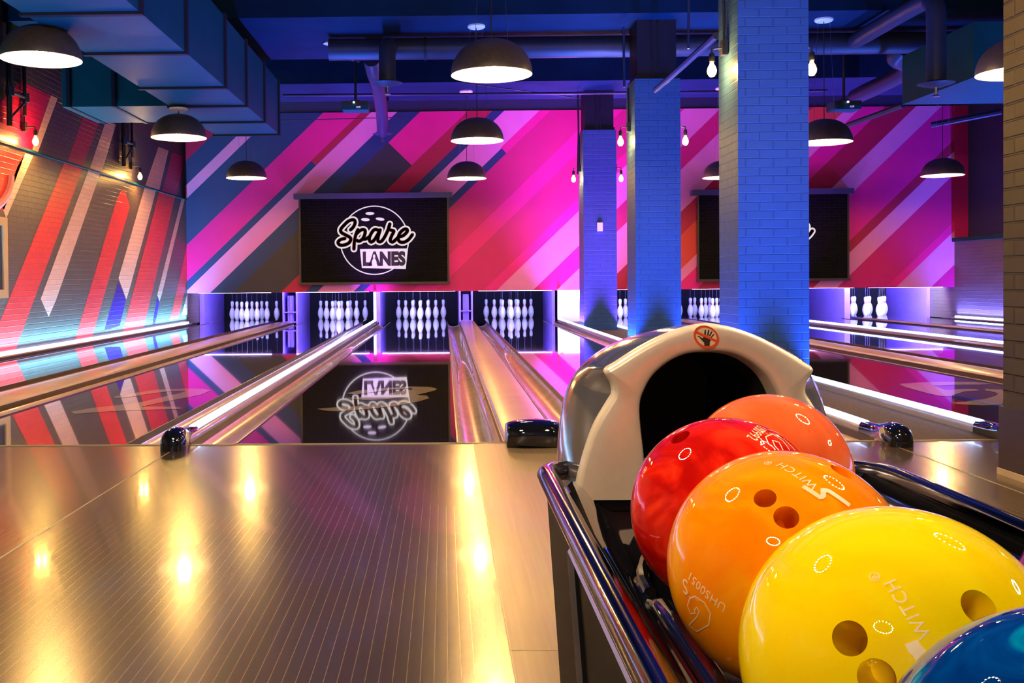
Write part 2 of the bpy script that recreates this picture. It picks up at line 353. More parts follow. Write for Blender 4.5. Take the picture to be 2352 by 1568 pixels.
# ================================================================== LANES
ORD = ['first', 'second', 'third', 'fourth', 'fifth', 'sixth', 'seventh', 'eighth']
def gutter_mb(x0, x1, y0, y1):
    b = MB(); c = (x0+x1)/2; r = (x1-x0)/2; n = 14; P = []
    for i in range(n+1):
        a = pi+pi*i/n; P.append((c+r*cos(a), .0+r*.8*sin(a)))
    for i in range(n):
        (xa, za), (xb, zb) = P[i], P[i+1]
        b.face([(xa, y0, za), (xb, y0, zb), (xb, y1, zb), (xa, y1, za)])
        b.face([(xa, y0, za-.012), (xa, y1, za-.012), (xb, y1, zb-.012), (xb, y0, zb-.012)])
    b.box(x0+.001, x0+.009, y0, y1, -.03, .006, 1); b.box(x1-.009, x1-.001, y0, y1, -.03, .006, 1)
    return b
def flat_px(name, polys, parent):
    bm = bmesh.new()
    for ox, oy, s, P in polys:
        v = []
        for x, y in P:
            q = at_z(ox+x/s, oy+y/s, .0012); v.append(bm.verts.new(q))
        f = bm.faces.new(v); f.normal_update()
        if f.normal.z < 0: f.normal_flip()
    bmesh.ops.triangulate(bm, faces=bm.faces)
    me = bpy.data.meshes.new(name); bm.to_mesh(me); bm.free(); me.materials.append(m_marking)
    o = bpy.data.objects.new(name, me); C.objects.link(o); o.parent = parent; return o
MARK = {1: [(120, 860, 5.88, [(245, 500), (300, 530), (700, 500), (1150, 478), (1700, 465), (1785, 455), (1650, 432), (1300, 430), (1200, 435), (1500, 370), (2000, 275), (2140, 215), (2050, 190), (1800, 188), (1400, 205), (1000, 265), (815, 300), (850, 318), (1000, 310), (1300, 262), (1600, 222), (1800, 218), (1750, 245), (1500, 300), (1200, 370), (850, 415), (500, 455)])],
        2: [(700, 860, 6.533, [(180, 512), (320, 540), (500, 550), (900, 520), (1400, 465), (1700, 405), (1870, 350), (1830, 315), (1680, 305), (1800, 275), (1960, 235), (1980, 210), (1880, 185), (1600, 178), (1200, 200), (800, 240), (630, 280), (750, 300), (950, 275), (1300, 225), (1600, 205), (1620, 220), (1300, 275), (1000, 320), (620, 355), (900, 382), (1200, 370), (1400, 345), (1520, 345), (1450, 380), (1200, 425), (800, 470), (400, 495)])],
        4: [(2030, 850, 8.11, [(285, 250), (700, 225), (1200, 212), (1800, 220), (2060, 262), (1800, 268), (1400, 270), (930, 285), (1150, 370), (1400, 350), (1700, 345), (1790, 375), (1500, 395), (1300, 460), (1300, 485), (1050, 478), (850, 435), (600, 370), (350, 295)]),
            (2030, 850, 8.11, [(1880, 350), (2190, 360), (2300, 420), (2200, 640), (1850, 655), (1450, 635), (1250, 608), (1500, 585), (1900, 530), (2100, 470), (2130, 430), (2000, 390), (1910, 380)])]}
where = ['along the left brick wall', 'with a swooping pale marking', 'with a pale swooping marking', 'left of the brick columns', 'right of the brick columns', 'behind the wide beige divider at right', 'second from the right wall', 'along the right brick wall']
for i, c in enumerate(LANES):
    t = empty('bowling_lane', (0, 0, 0), 'glossy bowling lane, %s from the left, %s' % (ORD[i], where[i]), 'bowling lane', 'bowling lanes')
    b = MB(); b.box(c-HW, c+HW, YF, 20.75, -.05, 0); b.build('lane_surface', m_lane, t)
    for s in (-1, 1):
        x0, x1 = (c-HW-GW, c-HW) if s < 0 else (c+HW, c+HW+GW)
        gutter_mb(x0, x1, YF, 18.62).build('gutter', [m_gutter, m_gedge], t, smooth=True)
    if i in MARK: flat_px('lane_marking', MARK[i], t)

# ---- dividers and LED strips
def strip_lamp(x, y0, y1, z, e, col, parent, w=.03, spread=88):
    L = y1-y0; n = 3
    for k in range(n):
        l = light('AREA', 'strip_glow', (x, y0+L*(k+.5)/n, z), PURPLE if k == 2 and col == BLUE else col, e/n*(1.5 if k == 2 else 1), parent, shape='RECTANGLE', size=w, size_y=L/n, spread=radians(spread))
        l.rotation_euler = (pi, 0, 0)
def divider(x0, x1, led, label, e=1., capped=True, post=True):
    t = empty('lane_divider', (0, 0, 0), label, 'lane divider', 'dividers between the gutters')
    b = MB(); n = 8; w = x1-x0; c = (x0+x1)/2; h = .045 if led else .03
    P = [(x0, -.10), (x0, .008)]+[(c-w/2*cos(pi*k/n), .008+(h-.008)*sin(pi*k/n)**.6) for k in range(1, n)]+[(x1, .008), (x1, -.10)]
    ya, yb = YF+.02, 18.28
    for (xa, za), (xb, zb) in zip(P, P[1:]): b.face([(xa, ya, za), (xb, ya, zb), (xb, yb, zb), (xa, yb, za)])
    b.face([(x, ya, z) for x, z in P]); b.face([(x, yb, z) for x, z in P][::-1])
    b.build('capping', m_ledcap if led else m_div, t, smooth=True)
    if led:
        b = MB(); pts = [(c, 4.98, .052), (c, 18.26, .052)] + ([(c, 18.27, .30), (c, 18.27, .56)] if post else [])
        b.tube([pts[0], pts[1]], .017, 10)
        if post: b.box(c-.022, c+.022, 18.245, 18.28, .04, .57)
        b.build('led_tube', m_led, t, smooth=True)
        strip_lamp(c, 4.98, 18.2, .08, E_STRIP*e, BLUE, t)
    if capped:
        b = MB(); W2 = .057 if led else w/2-.001
        if led: SEC = [(-.20, .006, .02), (-.197, .03, .05), (-.185, .047, .078), (-.16, .056, .096), (-.12, .058, .102), (-.07, .055, .100), (-.02, .046, .09), (.04, .036, .075), (.12, .030, .066), (.24, .029, .062)]
        else: SEC = [(-.19, .90, .02), (-.188, .97, .07), (-.18, .99, .10), (-.16, 1, .118), (-.12, 1, .127), (-.06, 1, .125), (0, .99, .115), (.07, .97, .09), (.14, .95, .055), (.16, .94, .03)]
        G = []
        for dy, hw, hh in SEC:
            if not led: hw *= W2
            G.append([(c-hw*cos(pi*k/16)*(1 if led else 1), YF+dy+(0 if led else .04*cos(pi*k/16)**4), max(0, hh*(sin(pi*k/16)**.55 if led else (.0 if k in (0, 16) else .72+.28*sin(pi*k/16))))) for k in range(17)])
        for A, B_ in zip(G, G[1:]):
            for k in range(16): b.face([A[k], A[k+1], B_[k+1], B_[k]])
        b.face(G[0]); b.face(G[-1][::-1])
        cp = b.build('end_cap', m_black, t, smooth=True, angle=75); cp['label'] = 'glossy black rounded end cap'
        if led:
            b = MB(); Mx = Matrix.Rotation(pi/2, 4, 'Y')
            b.lathe([(0, .004), (.026, .004), (.028, 0)], (c+(.0535 if c < 1 else -.0575), YF-.09, .052), 20, M=Mx); b.build('reflector', m_creamink, cp)
    return t
GX = HW+GW
divider(LANES[0]+GX, LANES[1]-GX, False, 'wide beige divider between the two leftmost lanes')
divider(LANES[1]+GX, LANES[2]-GX, True, 'narrow lane divider with glowing white tube left of the middle lane')
divider(LANES[2]+GX, LANES[3]-GX, False, 'wide pinkish beige divider running to the pins behind the ball return')
divider(LANES[3]+GX, 2.132, True, 'glowing lane divider on the left edge of the column walkway', 1.25)
divider(2.66, LANES[4]-GX, True, 'glowing lane divider on the right edge of the column walkway', 1.25)
divider(LANES[4]+GX, LANES[5]-GX, False, 'wide beige divider right of the fifth lane')
divider(LANES[5]+GX, LANES[6]-GX, True, 'glowing lane divider seen through the gap at right, furthest lit one')
divider(LANES[6]+GX, LANES[7]-GX, False, 'wide beige divider nearest the right wall')
for x0, x1, cc, lab, sx in ((LW, LANES[0]-GX, WALLBLUE, 'glowing light tube at the foot of the left brick wall', LW+.035), (LANES[7]+GX, RW, (.09, .10, 1.0), 'glowing light tube at the foot of the right wall', RW-.03)):
    t = empty('light_strip', (0, 0, 0), lab, 'light strip')
    b = MB(); b.box(x0+.001, x1-.001, YF+.01, 18.28, -.12, .02); b.build('kerb', m_div, t)
    b = MB(); b.tube([(sx, 4.9, .04), (sx, 18.2, .04)], .018, 10); b.build('led_tube', m_led, t, smooth=True)
    strip_lamp(sx+(.01 if sx < 0 else -.01), 4.98, 18.2, .065, E_STRIP*.8, cc, t, spread=110)

# ================================================================== PIN BAYS
YB0, YB1 = 19.2, 20.95
def bay_wall(x0, x1, label, chute, YB0=YB0):
    t = empty('pinsetter_side', ((x0+x1)/2, 0, 0), label, 'pinsetter side', 'upright sides between the pin decks')
    def B(nm, m, *a):
        b = MB(); b.box(*a); b.build(nm, m, t); return b
    c = (x0+x1)/2; w = x1-x0; chute = chute and w > .15
    if w < .11: B('side_panel', m_kick, -w/2, w/2, YB0, YB1, -.14, .95)
    else:
        for s in (-1, 1):
            a = (-w/2, -w/2+.035) if s < 0 else (w/2-.035, w/2)
            B('side_panel', m_kick, a[0], a[1], YB0, YB1, -.14, .95)
        if chute:
            b = MB()
            for k in range(5): b.box(-.055+.023*k, -.055+.023*k+.014, 19.25, 19.5, .0, .5)
            b.box(-.06, .06, 19.30, 19.36, .0, .46); b.build('ribbed_chute', m_kick, t)
            B('cross_bar', m_kick, -w/2+.036, w/2-.036, 19.21, 19.24, .17, .19)
        B('pit_floor', m_kick, -w/2+.036, w/2-.036, 18.3, 20.9, -.02, .0)
    return t
bay_wall(LW+.005, LANES[0]-GX, 'lilac pinsetter side at the far left beside the brick wall', False)
nm = ['between the first and second lanes', 'between the second and third lanes', 'between the third and fourth lanes', '', 'between the fifth and sixth lanes', 'between the sixth and seventh lanes', 'between the seventh and eighth lanes']
for i in range(7):
    if i == 3: continue
    bay_wall(LANES[i]+GX, LANES[i+1]-GX, 'lilac pinsetter side '+nm[i], i in (0, 2, 4, 6), 19.05 if i == 6 else YB0)
bay_wall(LANES[3]+GX, LANES[3]+GX+.06, 'lilac pinsetter side right of the fourth lane', False)
bay_wall(LANES[4]-GX-.06, LANES[4]-GX, 'lilac pinsetter side left of the fifth lane', False)
bay_wall(LANES[7]+GX, RW-.005, 'bright white pinsetter side beside the right wall', False)
b = MB(); b.box(2.15, 2.62, 18.42, 18.45, -.1, .60); o = b.build('white_panel', m_white); tag(o, 'bright white panel under the mural behind the column walkway', 'panel')

PINP = [(.0258, 0), (.0285, .002), (.0360, .019), (.0495, .057), (.0578, .0858), (.0605, .114), (.0575, .149), (.0500, .184), (.0370, .220), (.0262, .2385), (.0233, .254), (.0240, .275), (.0285, .300), (.0318, .324), (.0322, .343), (.0300, .362), (.0205, .377), (.0090, .381), (0, .3815)]
def pinproto():
    t = empty('bowling_pin')
    b = MB(); b.lathe([(0, 0)]+PINP, n=20); b.build('pin_body', m_pin, t, smooth=True, angle=60)
    for z0, z1, ra, rb in ((.243, .250, .0258, .0250), (.262, .269, .0246, .0252)):
        b = MB(); b.lathe([(ra-.002, z0), (ra, z0), (rb, z1), (rb-.002, z1)], n=20); b.build('neck_stripe', m_pinred, t)
    b = MB(); b.tube([(0, 0, .381), (0, 0, .93)], .0022, 5); b.build('string', m_string, t)
    return t
proto = pinproto(); first = True
ROWN = ['front', 'second', 'third', 'back']
for li, c in enumerate(LANES):
    if li == 4: keep = {(3, 3), (2, 2), (1, 1), (0, 0)}
    elif li == 6: continue
    elif li == 0: keep = {(r, k) for r in range(4) for k in range(r+1)}
    else: keep = {(r, k) for r in range(4) for k in range(r+1)}
    for r, k in sorted(keep):
        x = c+(k-r/2)*.3048; y = 20.33-.264*(3-r)
        o = proto if first else copy_tree(proto); first = False
        o.location = (x, y, .0005)
        pos = {0: 'the head pin', 1: ['left', 'right'][k] if r == 1 else '', 2: ['left', 'middle', 'right'][k] if r == 2 else '', 3: ['leftmost', 'inner left', 'inner right', 'rightmost'][k]}[r]
        tag(o, 'white bowling pin, %s, %s lane from the left' % (pos if r == 0 else pos+' of the '+ROWN[r]+' row', ORD[li]), 'bowling pin', 'pins on the %s lane' % ORD[li])
for i, c in enumerate(LANES):
    t = empty('deck_light', (c, 0, 0), 'violet light tube hidden under the mural above the %s pin deck' % ORD[i], 'light tube', 'light tubes over the pin decks')
    b = MB(); b.tube([(-.68, 18.42, .585), (.68, 18.42, .585)], .014, 8); b.build('tube', m_ledv, t)
    l = light('AREA', 'deck_glow', (0, 18.47, .58), VIOLET, E_PIN*(3.0 if i > 6 else 1), t, shape='RECTANGLE', size=1.3, size_y=.03); l.rotation_euler = (radians(62), 0, 0)
    l = light('AREA', 'deck_glow', (0, 18.66, .70), (.45, .55, 1), E_PIN*.55*(3.0 if i > 6 else 1), t, shape='RECTANGLE', size=1.2, size_y=.03); l.rotation_euler = (radians(60), 0, 0)
l = light('AREA', 'panel_glow', (0, 0, 0), (.55, .6, 1), 5, None, shape='RECTANGLE', size=.4, size_y=.03)
tpn = empty('deck_light', (2.4, 0, 0), 'light tube under the mural behind the column walkway', 'light tube', 'light tubes over the pin decks')
b = MB(); b.tube([(-.2, 18.32, .56), (.2, 18.32, .56)], .012, 8); b.build('tube', m_ledv, tpn); l.parent = tpn; l.location = (0, 18.33, .55); l.rotation_euler = (radians(25), 0, 0)

# ================================================================== SCREENS
def fit_text(s, poly_rect, y, mtl, name, parent, offset=.0):
    cu_ = bpy.data.curves.new('t', 'FONT'); cu_.body = s; cu_.size = 1; cu_.offset = offset; cu_.resolution_u = 4
    to = bpy.data.objects.new('t', cu_); C.objects.link(to); bpy.context.view_layer.update()
    me = bpy.data.meshes.new_from_object(to.evaluated_get(bpy.context.evaluated_depsgraph_get()))
    bpy.data.objects.remove(to); bpy.data.curves.remove(cu_)
    xs = [v.co.x for v in me.vertices]; ys = [v.co.y for v in me.vertices]; x0, x1, y0, y1 = min(xs), max(xs), min(ys), max(ys)
    X0, X1, Z0, Z1 = poly_rect
    for v in me.vertices: v.co = Vector((X0+(v.co.x-x0)/(x1-x0)*(X1-X0), y, Z0+(v.co.y-y0)/(y1-y0)*(Z1-Z0)))
    me.materials.clear(); me.materials.append(mtl)
    o = bpy.data.objects.new(name, me); C.objects.link(o); o.parent = parent; return o
def ribbon(b, pts, w, y, mi=0, cap=True):
    n = 12
    for a, c in zip(pts, pts[1:]):
        d = (c-a)
        if d.length < 1e-6: continue
        nn = Vector((-d.y, d.x)).normalized()*w/2
        b.face([(a.x+nn.x, y, a.y+nn.y), (a.x-nn.x, y, a.y-nn.y), (c.x-nn.x, y, c.y-nn.y), (c.x+nn.x, y, c.y+nn.y)], mi)
    for k, p in enumerate(pts):
        e = y
        b.face([(p.x+w/2*cos(2*pi*i/n), e, p.y+w/2*sin(2*pi*i/n)) for i in range(n)], mi)
def screen(ox, label, ysc=18.14):
    q = lambda x, y, Y=ysc: at_y(x, y, Y)
    t = empty('projector_screen', (ox, 0, 0), label, 'projector screen', 'projector screens on the mural')
    a, c = q(690, 457), q(1028, 646)
    b = MB(); b.box(a.x, c.x, ysc, ysc+.01, c.z, a.z); b.build('screen_fabric', m_scr, t)
    b = MB(); e = .035
    for u in ((a.x-e, a.x), (c.x, c.x+e)): b.box(u[0], u[1], ysc-.001, ysc+.012, c.z-.02, a.z)
    b.build('border', m_scrframe, t)
    h0, h1 = q(675, 459), q(1039, 447)
    b = MB(); b.box(h0.x, h1.x, ysc-.06, YM-.001, a.z, a.z+.095); b.build('housing', m_housing, t)
    b = MB(); b.box(a.x-.05, c.x+.05, ysc-.02, ysc+.02, c.z-.045, c.z); b.build('bottom_bar', m_scrframe, t)
    Z = lambda x, y: (lambda p: Vector((p.x, p.z)))(q(740+x/7.84, 450+y/7.84)); S = (Z(1000, 0)-Z(0, 0)).x/1000
    cc = Z(940, 797)
    b = MB(); ring = [cc+Vector((cos(2*pi*k/90), sin(2*pi*k/90)))*613*S for k in range(91)]; ribbon(b, ring, 20*S, ysc-.002)
    for (ex, ey, rx, ry, an) in ((860, 315, 80, 28, 0), (778, 425, 78, 28, -3), (1043, 415, 80, 27, -8)):
        e0 = Z(ex, ey); an = radians(an)
        b.face([(e0.x+S*(rx*cos(u)*cos(an)-ry*sin(u)*sin(an)), ysc-.003, e0.y+S*(rx*cos(u)*sin(an)+ry*sin(u)*cos(an))) for u in [2*pi*k/24 for k in range(24)]])
    tr = [Z(*p) for p in ((680, 955), (1545, 945), (1505, 1315), (715, 1295))]
    b.face([(p.x, ysc-.003, p.y) for p in tr]); b.build('logo_ball', m_lgray, t, merge=False)
    STK = [[(510, 610), (560, 560), (592, 490), (585, 440), (545, 428), (470, 455), (390, 530), (335, 600), (345, 655), (420, 700), (500, 745), (515, 790), (480, 845), (400, 882), (320, 882), (285, 835), (330, 785), (410, 765)],
           [(645, 605), (605, 700), (580, 830), (572, 955)], [(610, 690), (660, 640), (720, 605), (772, 620), (765, 700), (720, 780), (665, 815), (630, 800)], [(725, 780), (780, 775), (840, 740)],
           [(1010, 615), (940, 605), (880, 680), (848, 770), (875, 828), (930, 800), (990, 710), (1045, 610)], [(1045, 610), (1010, 730), (1005, 805), (1045, 825), (1095, 785), (1155, 680), (1200, 570), (1218, 505)],
           [(1218, 505), (1195, 590), (1240, 615), (1290, 635), (1250, 720), (1225, 800), (1265, 830), (1315, 795), (1375, 735)],
           [(1375, 735), (1455, 715), (1525, 650), (1530, 605), (1480, 598), (1405, 660), (1368, 760), (1400, 825), (1480, 830), (1560, 780), (1625, 695)]]
    for nm_, w, e, m in (('script_outline', 122, .004, m_lgray), ('script_edge', 66, .005, m_lred), ('script_letters', 50, .006, m_lblack)):
        b = MB()
        for s in STK: ribbon(b, [Vector((p.x, p.y)) for p in smoothpts([Z(*p).to_3d() for p in s], 6)], w*S, ysc-e)
        b.build(nm_, m, t, merge=False)
    a2, c2 = Z(733, 1265), Z(1500, 990)
    fit_text('LANES', (a2.x, c2.x, a2.y, c2.y), ysc-.005, m_lblack, 'block_letters', t, .06)
    b = MB()
    for x0 in (938,):
        e0 = Z(x0, 1250)
        prof = [(0, 0), (32, 8), (44, 50), (34, 95), (14, 120), (20, 150), (22, 175), (10, 196), (0, 200)]
        b.face([(e0.x+S*r, ysc-.0065, e0.y+S*z) for r, z in prof]+[(e0.x-S*r, ysc-.0065, e0.y+S*z) for r, z in prof[::-1][1:-1]])
    b.build('logo_pins', m_lgray, t, merge=False)
    return t
screen(0, 'black brick patterned projector screen with a round bowling logo, left of the columns')
dx = at_y(1603, 550, 18.14).x-at_y(688, 550, 18.14).x
screen(dx, 'black brick patterned projector screen partly hidden behind the widest brick column')

# ================================================================== COLUMNS
def column(x0, x1, y0, y1, z1, label, m=m_brick_bluelit, base=-.004, cap=True, skirt=False):
    t = empty('brick_column', ((x0+x1)/2, (y0+y1)/2, 0), label, 'column', 'brick columns in a row')
    w, d = (x1-x0)/2, (y1-y0)/2
    b = MB(); b.box(-w, w, -d, d, base, z1); b.build('brick_shaft', m, t)
    if cap:
        b = MB(); b.box(-w+.035, w-.035, -d+.035, d-.035, z1, 3.66); b.box(-w+.02, w-.02, -d+.02, d-.02, z1, z1+.04); b.build('steel_collar', m_flange, t)
        b = MB()
        for u in (-.08, .05): b.tube([(w*u*2, -d+.025, z1), (w*u*2-.02, -d+.02, z1+.62)], .01, 6)
        b.build('conduit', m_blackmat, t)
    if skirt:
        b = MB(); b.box(-w-.012, w+.012, -d-.012, d+.012, .0, .27); b.build('skirting', m_skirt, t)
        b = MB(); b.box(-w-.016, w+.016, -d-.016, d+.016, .0, .025); b.build('skirting_edge', m_cream, t)
    return t
column(2.135, 2.64, 15.2, 15.7, 3.05, 'furthest brick column, with a small white box on its front')
column(2.135, 2.64, 11.1, 11.6, 3.0, 'middle brick column with dark steel collar above the bricks')
column(2.14, 2.65, 7.25, 7.75, 3.66, 'widest looking brick column, lit bright blue, right behind the ball return', cap=False)
column(2.205, 2.72, 3.40, 3.95, 3.66, 'warm lit brick column at the right edge of the photo', m_brick_warmlit, base=0, cap=False, skirt=True)
q = at_y(1378, 521, 15.18); b = MB(); b.box(q.x-.04, q.x+.04, 15.165, 15.198, q.z-.065, q.z+.065); o = b.build('control_box', m_swhite); tag(o, 'small white plastic box on the furthest brick column', 'box')

# ================================================================== LAMPS
def edison(x, y, z, side, label, wall_z1=3.6, mount=.115, conduit=True):
    """bulb at x,y,z; side = direction (+1/-1) towards its wall"""
    t = empty('bulb_sconce', (x, y, z), label, 'wall light', 'bare bulb wall lights')
    b = MB(); b.lathe([(0, -.062), (.018, -.058), (.033, -.035), (.036, -.012), (.028, .015), (.016, .035), (.013, .05)], n=20); b.build('bulb', m_bulb, t, smooth=True)
    b = MB(); b.lathe([(0, .12), (.014, .118), (.021, .105), (.021, .055), (.014, .05), (0, .05)], n=16); b.tube([(0, 0, .11), (0, 0, .15), (side*(mount-.02), 0, .155)], .007, 8)
    b.build('socket', m_blackmat, t, smooth=True)
    b = MB(); b.box(min(side*(mount-.045), side*(mount-.004)), max(side*(mount-.045), side*(mount-.004)), -.035, .035, .10, .21); b.build('junction_box', m_blackmat, t)
    if conduit:
        b = MB(); b.tube([(side*(mount-.022), .0, .2), (side*(mount-.022), .02, wall_z1-z)], .011, 8); b.build('conduit', m_blackmat, t)
    l = light('POINT', 'bulb_light', (-side*.0, 0, -.012), WARM, E_SCONCE, t, shadow_soft_size=.044)
    return t
edison(2.02, 7.5, 2.35, 1, 'glowing bare bulb on the left face of the widest column')
edison(2.765, 7.5, 2.35, -1, 'glowing bare bulb on the right face of the widest column')
edison(2.02, 11.35, 2.35, 1, 'glowing bare bulb on the left face of the middle column', 2.95)
edison(2.755, 11.35, 2.35, -1, 'glowing bare bulb on the right face of the middle column', 2.95)
edison(2.02, 15.45, 2.34, 1, 'glowing bare bulb on the left face of the furthest column', 3.0)
edison(2.755, 15.45, 2.34, -1, 'glowing bare bulb on the right face of the furthest column', 3.0)
edison(2.09, 3.65, 2.35, 1, 'bare bulb on the left face of the near right column, above the frame')
for y, n in ((11.3, 'nearer of the two bare bulbs on the left brick wall'), (15.2, 'further of the two bare bulbs on the left brick wall')):
    edison(LW+.10, y, 2.42, -1, n, 3.65, mount=.15)
    t = empty('conduit_run', (LW-.06, y, 0), 'dark conduit pipes with elbow joints on the brick wall by the '+('nearer' if y < 12 else 'further')+' bare bulb', 'conduit', 'wall conduits')
    b = MB(); b.tube([(.05, -.42, 2.52), (.05, -.42, 3.2), (.05, -.40, 3.65)], .03, 10); b.tube([(.05, -.02, 2.7), (.05, -.02, 3.65)], .022, 8); b.build('pipe', m_blackmat, t, smooth=True)
    b = MB(); b.lathe([(0, 0), (.045, 0), (.045, .1), (0, .1)], (.06, -.42, 2.85), 14); b.lathe([(0, 0), (.045, 0), (.045, .1), (0, .1)], (.06, -.02, 2.85), 14); b.tube([(.06, -.42, 2.9), (.06, -.02, 2.9)], .02, 10); b.tube([(.06, -.40, 2.62), (.06, -.03, 2.85)], .014, 8)
    b.build('fitting', m_pipe, t, smooth=True)

def pendant(x, y, z, zc, label, parts=True):
    t = empty('pendant_lamp', (x, y, z), label, 'pendant lamp', 'dome pendant lamps')
    R, Hh = .30, .255; prof = [(R*cos(a)**.92 if a < pi/2-.01 else .0, Hh*sin(a)) for a in [pi/2*k/16 for k in range(17)]]
    b = MB(); b.lathe([(R-.001, -.008)]+prof, n=48); b.build('shade', m_shade, t, smooth=True, angle=70)
    b = MB(); b.lathe([(r*.975, zz*.965-.004) for r, zz in prof], n=48)
    b.lathe([(R-.001, -.008), (R*.975, -.004)], n=48); b.build('shade_lining', m_shadein, t, smooth=True, angle=70)
    b = MB(); b.lathe([(0, .02), (.03, .03), (.045, .065), (.04, .10), (.018, .13), (.018, .16), (0, .16)], n=16); b.build('bulb', m_bulb2, t, smooth=True)
    b = MB(); b.lathe([(0, .155), (.024, .155), (.024, .24), (0, .24)], n=12); b.build('socket', m_blackmat, t)
    b = MB(); b.tube([(0, 0, Hh-.01), (0, 0, zc-z-.02)], .005, 6)
    b.build('cord', m_blackmat, t)
    if zc-z > .6:
        b = MB()
        for k in range(2): a = -.12+.24*k; b.tube([(a, 0, Hh*.88), (a*.55, 0, zc-z-.01)], .0018, 4)
        b.build('suspension_wire', m_steel, t)
    b = MB(); b.lathe([(0, zc-z-.03), (.085, zc-z-.03), (.10, zc-z-.018), (.10, zc-z), (0, zc-z)], n=24); b.build('canopy', m_canopy, t, smooth=True)
    light('POINT', 'lamp_light', (0, 0, .05), WARM, E_PEND, t, shadow_soft_size=.05)
    return t
rows = [(7.3, 'nearest'), (11.1, 'middle'), (15.2, 'furthest')]
def pend_px(cx, rimy, y, zc, lab):
    q = at_y(cx, rimy, y); pendant(q.x, y, q.z, zc, lab)
pend_px(95, 135, 7.6, 2.719, 'dark dome pendant lamp at the upper left corner, hanging under the duct')
pend_px(411, 315, 10.9, 2.695, 'dark dome pendant lamp under the far end of the rectangular duct')
pend_px(566, 408, 14.9, 4.15, 'dark dome pendant lamp in front of the blue corner of the mural')
pend_px(1129, 170, 7.35, 3.66, 'largest looking dome pendant lamp, near the top centre')
pend_px(1096, 322, 11.3, 3.66, 'middle of three dome pendant lamps in the centre column')
pend_px(1072, 409, 15.2, 3.66, 'lowest looking of three dome pendant lamps in the centre, above the screen end')
pend_px(2346, 165, 7.3, 3.66, 'dome pendant lamp cut off by the brick column at the right edge')
pend_px(1893, 326, 11.2, 3.66, 'dome pendant lamp just right of the widest brick column')
pend_px(1660, 407, 15.2, 3.66, 'dome pendant lamp peeking out left of the widest brick column')
pend_px(2165, 402, 15.0, 3.66, 'dome pendant lamp at the right end of the mural')
pendant(7.5, 7.3, 2.33, 3.66, 'dome pendant lamp beyond the right edge')
def ring_lamp(x, y, z, R, n, label):
    t = empty('ring_chandelier', (x, y, z), label, 'chandelier', 'ring chandeliers over the approach')
    b = MB(); pts = [(R*cos(2*pi*k/48), R*sin(2*pi*k/48), .04) for k in range(49)]; b.tube(pts, .012, 8, cap=False); b.build('ring', m_blackmat, t, smooth=True)
    b = MB()
    for k in range(3): a = 2*pi*k/3; b.tube([(R*cos(a), R*sin(a), .05), (0, 0, 1.0)], .003, 5)
    b.tube([(0, 0, .98), (0, 0, 4.15-z)], .008, 6); b.build('hanger', m_blackmat, t)
    for k in range(n):
        a = 2*pi*k/n
        b = MB(); b.lathe([(0, -.014), (.009, -.010), (.012, 0), (.009, .010), (0, .016)], (R*cos(a), R*sin(a), 0), 10); b.build('bulb', m_ringb, t, smooth=True)
for x, y, n in ((-.93, 1.92, 'left front'), (-1.0, -1.05, 'left rear'), (1.83, 1.85, 'right front'), (4.4, 1.8, 'far right')):
    ring_lamp(x, y, 2.4, .30, 18, 'ring of small warm bulbs over the approach, '+n)

# ================================================================== DUCTS
def duct_box(name, label, segs, flanges):
    t = empty(name, (0, 0, 0), label, 'air duct')
    for s in segs: b = MB(); b.box(*s); b.build('duct_section', m_duct, t)
    for s in flanges: b = MB(); b.box(*s); b.build('flange', m_flange, t)
    return t
z0, z1, e = 2.72, 3.42, .022
fl = []
ys = [3.4, 4.6, 5.9, 7.1, 8.35, 9.85, 10.9, 12.0, 13.04]
for y in ys[:-1]: fl.append((-3.0-e, -2.16+e, y-.03, y+.03, z0-e, z1+e))
fl.append((-3.0-e, -2.16+e, 13.02, 13.08, z0-e, z1+e))
for x in (-3.62, -4.12): fl.append((x-.02, x+.02, 10.9-.01, 12.1+.01, z0+.002, z1+e))
duct_box('rectangular_duct', 'large rectangular ceiling duct lit blue from below at upper left', [(-3.0, -2.16, 2.6, 13.06, z0, z1), (-4.2, -3.0, 10.93, 12.05, z0+.01, z1-.01)], fl)
duct_box('rectangular_duct', 'blue lit rectangular duct at the right, above the mural end', [(5.27, 9.2, 9.97, 11.5, 2.75, 3.3)], [(7.2, 7.26, 9.95, 11.52, 2.73, 3.32)])
def round_duct(label, path, r, ends=None, bands=()):
    t = empty('round_duct', (0, 0, 0), label, 'air duct', 'round ceiling ducts')
    b = MB(); b.tube(smoothpts(path, 6), r, 20); b.build('pipe', m_pipe, t, smooth=True, angle=50)
    for p, ax in bands:
        b = MB(); d = Vector(ax)*.015; b.tube([Vector(p)-d, Vector(p)+d], r+.008, 20); b.build('joint_band', m_flange, t, smooth=True)
    if ends:
        x, y, z = ends
        b = MB(); b.lathe([(0, 0), (.06, .0), (.16, .03), (.17, .035), (.06, .045), (0, .045)], (x, y, z-.06), 28); b.build('diffuser_disc', m_pipe, t, smooth=True)
        b = MB(); b.lathe([(0, -.09), (.035, -.09), (.03, -.078), (.012, -.07), (.012, 0), (0, 0)], (x, y, z-.06), 14); b.build('diffuser_stem', m_steel, t, smooth=True)
Y0 = 12.0; zz = 3.60-.14
round_duct('long horizontal round duct crossing under the ceiling', [(-1.33, Y0-.3, 3.5), (2, Y0-.3, 3.5), (5, Y0-.3, 3.5), (9.2, Y0-.3, 3.5)], .125, bands=[((-.2, Y0-.3, 3.5), (1, 0, 0)), ((3.6, Y0-.3, 3.5), (1, 0, 0)), ((7.0, Y0-.3, 3.5), (1, 0, 0))])
